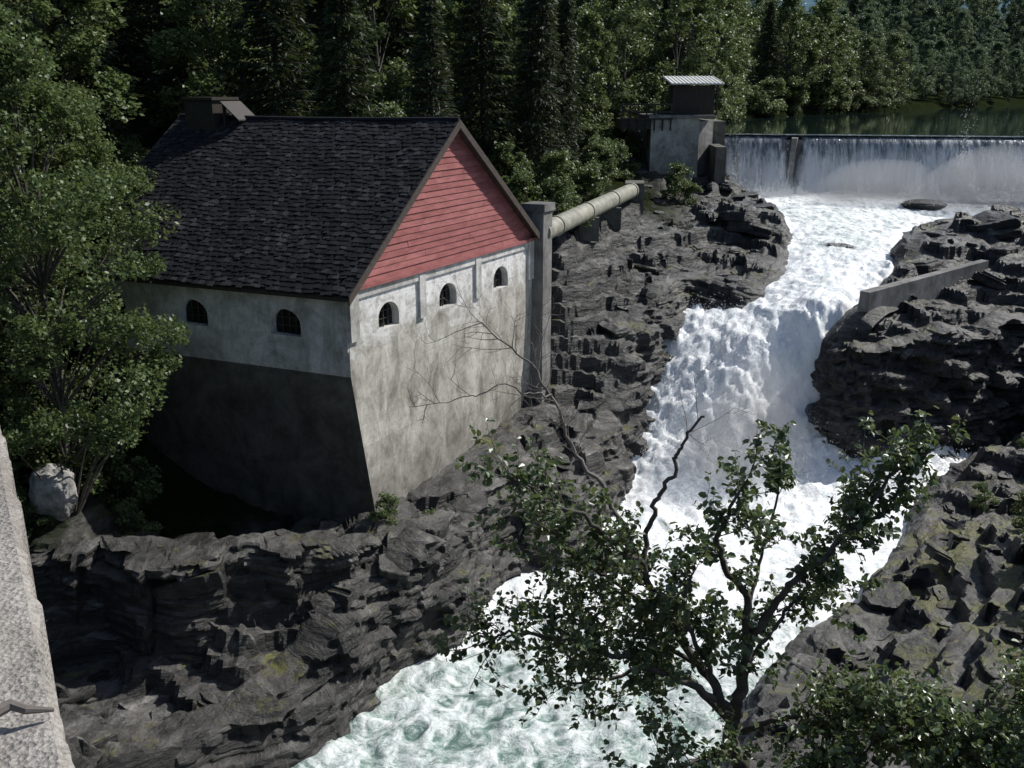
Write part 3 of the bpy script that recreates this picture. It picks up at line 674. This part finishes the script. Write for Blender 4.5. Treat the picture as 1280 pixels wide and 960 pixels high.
# ------------------------------------------------------------ bridge wall
br=empty('concrete_bridge')
e0=np.array([.09,0.]);u=np.array([-.505,.863]);nl=np.array([-.863,-.505])
mb=MB();NS=420
S=np.linspace(-4,13,NS);W=np.linspace(0,1.25,40);V=[]
for w in W:
    ed=(.05*fbm(S*3,w,1,5,6,.6) if w==0 else 0*S)
    j=.03*fbm(S*3,S*0+w*3,0,5,5,.65)
    q=e0[None]+u[None]*S[:,None]+nl[None]*(w+ed)[:,None]
    V.append(np.column_stack([q,18.2+j-(.035 if w==0 else 0)]))
V=np.concatenate(V);nw=len(W);F=[[i*NS+j,i*NS+j+1,(i+1)*NS+j+1,(i+1)*NS+j] for i in range(nw-1) for j in range(NS-1)]
mb.add(V,F);T0=V[:NS];B0=T0-np.array([0,0,2.2]);mb.add(np.concatenate([T0,B0]),[[j,j+1,NS+j+1,NS+j] for j in range(NS-1)])
T1=V[-NS:];B1=T1-np.array([0,0,1.1]);mb.add(np.concatenate([T1,B1]),[[j+1,j,NS+j,NS+j+1] for j in range(NS-1)])
mb.build('parapet',[PARA],parent=br)
mb=MB();o=e0+u*-4+nl*.09;box(mb,(*o,16.2),(*(u*17),0),(*(nl*6),0),(0,0,.8));
o=e0+u*12+nl*.2;box(mb,(*o,1),(*(u*1.4),0),(*(nl*5.6),0),(0,0,15.2));mb.build('deck',[CONC],parent=br)
mb=MB();tube(mb,[(-1.53,2.38,18.25),(-1.48,2.43,18.26),(-1.43,2.42,18.25),(-1.36,2.44,18.235)],[.02,.018,.014,.006],8);mb.build('driftwood_stick',[DEADB])
# ------------------------------------------------------------ foliage
def rand_dirs(n):
    v=rng.normal(size=(n,3));return v/np.linalg.norm(v,axis=1)[:,None]
def leaves(mb,pos,size,m,flat=.5,long=1.5):
    n=len(pos);d=rand_dirs(n);nr=rand_dirs(n);nr[:,2]=np.abs(nr[:,2])+flat
    a=np.cross(nr,d);a/=np.linalg.norm(a,axis=1)[:,None]+1e-9;b=np.cross(nr,a);b/=np.linalg.norm(b,axis=1)[:,None]+1e-9
    s=size*rng.uniform(.6,1.3,n)[:,None]
    V=np.stack([pos-a*s*long*.5,pos+b*s*.5,pos+a*s*long*.5,pos-b*s*.5],1).reshape(-1,3)
    F=np.arange(4*n).reshape(n,4);mb.add(V,F,m)
def broadleaf(name,H,R,ncl,lpc,ls,cb=.3,leafm=LEAF,cs_=(.16,.36),fl_=.5):
    mb=MB();top=np.array([rng.normal()*.5,rng.normal()*.5,H*.9])
    k=8;tp=[np.array([0,0,-.8])+(top-np.array([0,0,-.8]))*t+np.array([math.sin(t*4+1)*.25,math.cos(t*5)*.2,0])*t for t in np.linspace(0,1,k)]
    tube(mb,tp,np.linspace(H*.012,.03,k),7,0)
    cs=[]
    for i in range(ncl):
        t=rng.uniform(cb,1.);rr=R*math.sin(math.pi*min(1,(t-cb)/(1-cb)*.8+.2))**.7
        a=rng.uniform(0,6.283);r=rr*rng.uniform(.3,1.08)
        c=np.array([math.cos(a)*r,math.sin(a)*r,t*H]);cs.append(c)
        st=tp[max(0,min(k-2,int((t-.12)*k)))]
        mid=(st+c)/2+np.array([0,0,.2]);tube(mb,[st,mid,c],[H*.0035,H*.0022,.008],5,0)
    allp=[]
    for c in cs:
        cr=R*rng.uniform(*cs_);n=int(lpc*rng.uniform(.6,1.4)*(cr/(R*.27))**1.6)
        d=rand_dirs(n);r=cr*rng.uniform(.1,1,n)**.55
        p_=c+d*r[:,None]*np.array([1,1,.75]);p_+=.35*cr*fbm(p_[:,0]*1.5,p_[:,1]*1.5,p_[:,2]*1.5,2,9)[:,None]
        keep=vn(p_[:,0]*2.6,p_[:,1]*2.6,p_[:,2]*2.6,33)>-.3
        allp.append(p_[keep])
    leaves(mb,np.concatenate(allp),ls,1,fl_)
    return mb.mesh(name,[BARK,leafm])
def spruce(name,H,R):
    mb=MB();tube(mb,[(0,0,-1),(0,0,H*.5),(0,0,H)],[H*.014,H*.008,.02],7,0)
    z=H*.05;ps=[];ds=[]
    while z<H*.985:
        L=R*(1-z/H)**.8*rng.uniform(.8,1.1)+.12
        nbr=int(7+2*rng.random());a0=rng.uniform(0,6.3)
        for i in range(nbr):
            a=a0+i*6.283/nbr+rng.normal()*.15;l=L*rng.uniform(.75,1.15);dr=np.array([math.cos(a),math.sin(a),0])
            q=lambda t:np.array([0,0,z])+dr*l*t+np.array([0,0,-.35*l*t+.22*l*t*t])
            tube(mb,[q(0),q(.5),q(1)],[.03,.02,.006],3,0,False)
            n=int(16+42*l/R);t=rng.uniform(.12,1,n)**.8
            side=np.array([-dr[1],dr[0],0]);w=(1-t)*.35*l+.12
            o=rng.uniform(-1,1,n)*w
            pts=np.array([q(x) for x in t])+side*o[:,None]+np.array([0,0,1])*(-abs(o)*.25-rng.uniform(0,.22,n))[:,None]
            ps.append(pts);dd_=dr*.8+side*np.sign(o)[:,None]*.6+np.array([0,0,-.45])+rng.normal(size=(n,3))*.25;ds.append(dd_)
        z+=H*.026*rng.uniform(.8,1.2)
    p=np.concatenate(ps);d=np.concatenate(ds);d/=np.linalg.norm(d,axis=1)[:,None]
    w=np.cross(d,rand_dirs(len(p)));w/=np.linalg.norm(w,axis=1)[:,None]+1e-9
    s=rng.uniform(.25,.5,len(p))[:,None]
    V=np.stack([p-d*s*.4,p+w*s*.13,p+d*s*.7,p-w*s*.13],1).reshape(-1,3);mb.add(V,np.arange(4*len(p)).reshape(-1,4),1)
    return mb.mesh(name,[BARK,NEEDLE])
meB=[broadleaf('birch_mesh',12,2.9+.3*i,50,270,.19,.08) for i in range(4)]
meS=[spruce('spruce_mesh',15,2.4+.3*i) for i in range(3)]
meH=[broadleaf('shrub_mesh',2.6,1.7,20,260,.11,cb=.02) for i in range(2)]
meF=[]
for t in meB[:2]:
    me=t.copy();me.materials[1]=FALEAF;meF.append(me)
def inst(name,me,loc,s,parent=None,rz=None):
    o=bpy.data.objects.new(name,me);o.location=loc;o.scale=(s*rng.uniform(.9,1.1),s*rng.uniform(.9,1.1),s)
    o.rotation_euler=(rng.normal()*.03,rng.normal()*.03,rng.uniform(0,6.3) if rz is None else rz);sc.collection.objects.link(o)
    if parent:o.parent=parent
    return o
fo_=empty('forest');pts=[]
NT=11000;fx=rng.uniform(-60,220,NT);fy=rng.uniform(30,400,NT)
fd=sdist(fx,fy,RIV);fl_=sdist(fx,fy,LAKE);fz=T(fx,fy)
nin=0
for x,y,d,l,z in zip(fx,fy,fd,fl_,fz):
    if l<1.2 or d<6: continue
    u_=x/y
    if u_<-.66 or u_>.66: continue
    if y<52 and x>-17: continue
    if y<53 and inhouse(x,y,4): continue
    if x>-3 and x<16 and y<(62 if x<4 else 80): continue
    if x>16 and y<82: continue
    if 9<x<20 and y<86: continue
    if y>100 and l>22 and (y<190 or u_<.3): continue
    ms=3.4 if y<80 else (4.0 if l<9 else 5.5)
    if y>170: ms=5.5 if l<12 else 8
    if any((a-x)**2+(b-y)**2<ms*ms for a,b in pts): continue
    pts.append((x,y))
    fs=1.0 if u_<.36 else .72
    if l>30 and y>190: fs=1.0
    if y>170: inst('distant_tree',meF[rng.integers(2)],(x,y,z),rng.uniform(.8,1.35)*fs,fo_)
    elif rng.random()<(.5 if y<90 else .35) and l>3: inst('spruce',meS[rng.integers(3)],(x,y,z),rng.uniform(.8,1.35)*fs,fo_)
    else: inst('birch',meB[rng.integers(4)],(x,y,z),rng.uniform(.7,1.3)*fs,fo_)
    nin+=1
print('forest',nin)
un=empty('undergrowth');k=0
sx=rng.uniform(-22,60,2400);sy=rng.uniform(28,170,2400);sd=sdist(sx,sy,RIV);sl2=sdist(sx,sy,LAKE);sz=T(sx,sy)
for x,y,d,l,z in zip(sx,sy,sd,sl2,sz):
    if l<.8 or inhouse(x,y,1.6): continue
    good=(y<86) and ((x<5 and y>52 and d>6) or (x<-14 and y>31.5) or (5<=x<14 and y>66 and d>4 and y<75) or (x<12 and y>75) or (x<1.5 and y>47.5)) or (y>=86 and l<4)
    if not good: continue
    if abs((x-1.4)-(y-45.6)*.377)<1.5 and y<76: continue
    if k>230: break
    inst('shrub',meH[rng.integers(2)],(x,y,z-.1),rng.uniform(.6,1.15)*(1.5 if y>90 else 1),un);k+=1
for (x,y,s) in ((-16.8,30.6,.8),(-17.5,29,.7),(-16.2,28.9,.5),(-15.6,31.6,1.0),(-14.6,32.6,.9),(-17,32.5,1.1),(-13.6,31.2,.5),(21.5,36.5,.5),(20,33,.55),(19.2,30.5,.6),(17.2,27,.55),(25,42,.6),(15.5,21,.8),(2.2,38.9,.22),(-4.6,32.6,.4),(-3.2,34.2,.35),(18.2,28.2,.5),(20.5,38.5,.4)):
    inst('riverside_shrub',meH[rng.integers(2)],(x,y,Tz(x,y)-.05),s)
big=broadleaf('birch_tree',15.0,3.9,120,850,.105,cb=.16,cs_=(.12,.3),fl_=.15)
inst('birch_tree',big,(-15.2,30.3,Tz(-15.2,30.3)),1.0,rz=0)
inst('birch_tree',big,(-20.5,35,9),1.1);inst('birch_tree',big,(-17.6,39.5,8),.8);inst('birch_tree',big,(-22.5,30,9.0),1.1);inst('birch_tree',meB[1],(-19.5,28.8,6),.7)
# ------------------------------------------------------------ foreground alder
def catmull(P_,n=6):
    P_=np.array(P_,float);Q=[]
    E=np.vstack([2*P_[0]-P_[1],P_,2*P_[-1]-P_[-2]])
    for i in range(1,len(E)-2):
        for t in np.linspace(0,1,n,endpoint=False):
            a,b,c,d=E[i-1],E[i],E[i+1],E[i+2]
            Q.append(.5*((2*b)+(-a+c)*t+(2*a-5*b+4*c-d)*t*t+(-a+3*b-3*c+d)*t**3))
    Q.append(P_[-1]);return np.array(Q)
wood=MB();LP_=[];LD=[]
def twig(p,d,l,leafy,r=.006,depth=0):
    n=6;q=[p];dd_=d/np.linalg.norm(d)
    for i in range(n):
        dd_=dd_+rng.normal(size=3)*.13+np.array([0,0,.04 if leafy else .08]);dd_/=np.linalg.norm(dd_);q.append(q[-1]+dd_*l/n)
    q=np.array(q);tube(wood,q,np.linspace(r,r*.35,len(q)),4,0 if leafy else 1,False)
    if depth<1 or (not leafy and depth<2):
        for i in range(1,n+1):
            if rng.random()<(.85 if leafy else .5):
                s=np.cross(dd_,rng.normal(size=3));s/=np.linalg.norm(s)
                twig(q[i],dd_*.6+s*.9,l*rng.uniform(.3,.6),leafy,r*.55,depth+1)
    if leafy:
        for i in range(1,n+1):
            for _ in range(2 if depth else 1):
                if rng.random()<.66:
                    s=np.cross(dd_,rng.normal(size=3));s/=np.linalg.norm(s)
                    LP_.append(q[i]+rng.normal(size=3)*.01);LD.append(dd_*.4+s)
def limb(P_,r0,r1,leafy=True,start=.3,dens=9,tl=.42,m=0):
    Q=catmull([a[:3] for a in P_],8)
    ii=np.arange(len(Q))*.35+P_[0][0]*7
    Q=Q+np.stack([fbm(ii,1,2,3,5),fbm(ii,4,2,3,6),fbm(ii,1,7,3,7)],1)*.07*np.clip(np.arange(len(Q))/4,0,1)[:,None]
    tube(wood,Q,np.linspace(r0,r1,len(Q)),9,m)
    L=np.linalg.norm(np.diff(Q,axis=0),axis=1).sum();n=int(L*dens)
    for i in range(n):
        t=start+(1-start)*rng.random();k=min(len(Q)-2,int(t*(len(Q)-1)));d=Q[k+1]-Q[k];d/=np.linalg.norm(d)
        s=np.cross(d,rng.normal(size=3));s/=np.linalg.norm(s)
        twig(Q[k],d*.5+s*.9+np.array([0,0,.2]),tl*rng.uniform(.5,1.4),leafy,.007 if leafy else .005)
    if leafy: twig(Q[-1],Q[-1]-Q[-2],tl*.8,True)
limb([(3.1,9.6,7.6),(2.9,9.4,10),(2.62,9.1,12.2),(2.55,9,12.73),(2.42,9,13.36),(2.5,9,13.9),(2.52,9,14.36)],.12,.055,start=.85,dens=1.2)
limb([(2.52,9,14.36),(2.44,9,14.94),(2.15,8.9,15.35),(2.13,8.8,15.9),(2.38,8.7,16.45)],.05,.010,start=.25,dens=7,tl=.45)
limb([(2.44,9,13.3),(2.15,8.9,13.9),(1.79,8.9,14.46),(1.36,8.9,15.25),(.99,8.8,15.65),(.5,8.8,16.0),(-.05,8.7,16.35)],.06,.010,start=.3,dens=8,tl=.52)
limb([(1.36,8.9,15.25),(1.40,9,15.7),(1.54,9,16.1),(1.66,9,16.42),(1.70,9,16.62),(1.89,9,16.9)],.03,.012,leafy=False,start=.8,dens=2,m=0)
limb([(1.36,8.9,15.3),(1.0,9.2,15.9),(.66,9.4,16.4),(.41,9.5,16.95),(.1,9.6,17.35),(-.38,9.7,17.7)],.028,.006,leafy=False,start=.35,dens=8,tl=.6,m=1)
limb([(.41,9.5,16.95),(.25,9.4,17.0),(-.1,9.3,17.1),(-.5,9.2,17.0),(-1.0,9.2,16.9)],.012,.003,leafy=False,start=.3,dens=5,tl=.35,m=1)
limb([(2.5,9,14.2),(2.75,8.9,14.9),(2.99,8.8,15.3),(3.44,8.8,15.8),(3.75,8.8,16.3),(4.15,8.8,16.6)],.045,.010,start=.3,dens=9,tl=.45)
limb([(3.44,8.8,15.8),(3.7,8.8,15.95),(3.95,8.8,16.3)],.02,.008,start=.2,dens=10,tl=.32)
limb([(2.99,8.8,15.3),(3.3,9.1,15.35),(3.6,9.2,15.6)],.025,.008,start=.2,dens=8,tl=.38)
limb([(2.5,9,14.0),(2.85,9.3,14.3),(3.2,9.5,14.6),(3.6,9.6,14.6)],.03,.01,start=.35,dens=8,tl=.45)
limb([(2.42,9,13.5),(1.9,8.7,14.0),(1.3,8.6,14.35),(.7,8.5,14.65),(.1,8.5,14.75),(-.3,8.5,14.6)],.045,.01,start=.25,dens=11,tl=.5)
limb([(2.42,9,13.3),(2.0,9.4,13.6),(1.5,9.5,13.7),(1.0,9.5,13.55),(.5,9.5,13.5)],.04,.01,start=.3,dens=12,tl=.55)
limb([(2.15,8.9,13.9),(1.95,8.5,14.5),(1.7,8.4,15.0),(1.75,8.4,15.5)],.035,.01,start=.3,dens=9)
limb([(1.79,8.9,14.46),(1.2,9.2,14.9),(.7,9.3,15.2),(.3,9.3,15.6)],.03,.008,start=.25,dens=11,tl=.55)
limb([(2.5,9.1,14.3),(2.7,9.5,15.0),(2.9,9.7,15.7),(2.75,9.7,16.2)],.025,.006,start=.4,dens=6,tl=.38)
limb([(2.5,9.,13.0),(2.1,8.5,13.3),(1.7,8.2,13.4),(1.3,8.0,13.4)],.035,.008,start=.2,dens=11,tl=.5)
limb([(2.55,9.,13.2),(2.8,8.7,13.6),(3.1,8.5,13.8),(3.5,8.4,13.9)],.035,.008,start=.3,dens=8,tl=.45)
limb([(2.0,8.9,14.1),(1.6,9.3,14.2),(1.1,9.5,14.2),(.6,9.6,14.3)],.03,.008,start=.2,dens=11,tl=.5)
at=empty('alder_tree')
def leafmesh(P_,D_,size,name,parent):
    p=np.array(P_);d=np.array(D_);n=len(p);d[:,2]-=.25;d/=np.linalg.norm(d,axis=1)[:,None]
    nr=rng.normal(size=(n,3))*.6+np.array([.15,0.1,1.]);w=np.cross(d,nr);w/=np.linalg.norm(w,axis=1)[:,None]+1e-9;nn=np.cross(w,d)
    s=(size*rng.uniform(.55,1.3,n))[:,None]
    f=s*.10
    V=np.stack([p,p+d*s*.35+w*s*.34+nn*f,p+d*s*.75+w*s*.28+nn*f,p+d*s*1.0-nn*f*.8,p+d*s*.75-w*s*.28+nn*f,p+d*s*.35-w*s*.34+nn*f],1).reshape(-1,3)
    b=np.arange(n)[:,None]*6
    F=np.concatenate([b+np.array([[0,1,2,3]]),b+np.array([[0,3,4,5]])])
    mb=MB();mb.add(V,F);return mb.build(name,[LEAF2],parent=parent)
leafmesh(LP_,LD,.08,'leaves',at);print('leaves',len(LP_))
wood.build('trunk_and_branches',[BARK,DEADB],True,parent=at)
wood=MB();LP_=[];LD=[]
for i in range(8):
    x1=2.9+i*.34;z1=rng.uniform(13.4,14.3);y1=rng.uniform(7.6,8.8)
    limb([(3.6,9.4,8.5),(3.55+.2*rng.normal(),8.8,11),(3.5+(x1-3.5)*.5,8.3,12.9),(x1,y1,z1),(x1+.5,y1,z1-.1)],.025,.006,start=.66,dens=3.6,tl=.45)
sh=empty('alder_shrub');leafmesh(LP_,LD,.075,'leaves',sh);wood.build('stems',[BARK,DEADB],True,parent=sh)
# ------------------------------------------------------------ light, sky, camera
az=math.atan2(.91,.41);el=math.radians(45)
sd_=Vector((math.sin(az)*math.cos(el),math.cos(az)*math.cos(el),math.sin(el)))
sl_=bpy.data.lights.new('sun','SUN');sl_.energy=5.0;sl_.angle=math.radians(.5);sl_.color=(1,.975,.93)
so=bpy.data.objects.new('sun',sl_);so.rotation_euler=(-sd_).to_track_quat('-Z','Y').to_euler();so.location=(60,30,80);sc.collection.objects.link(so)
w=bpy.data.worlds.new('World');sc.world=w;w.use_nodes=True;nt=w.node_tree
sk=nt.nodes.new('ShaderNodeTexSky');sk.sky_type='NISHITA';sk.sun_disc=False;sk.sun_elevation=el;sk.sun_rotation=az
nt.links.new(sk.outputs[0],nt.nodes['Background'].inputs[0]);nt.nodes['Background'].inputs[1].default_value=.105
cam=bpy.data.cameras.new('camera');cam.sensor_width=36;cam.lens=33.75;cam.clip_end=8000;cam.clip_start=.05
co=bpy.data.objects.new('camera',cam);co.location=(0,0,20);co.rotation_euler=(math.radians(90-17.14),0,0);sc.collection.objects.link(co);sc.camera=co
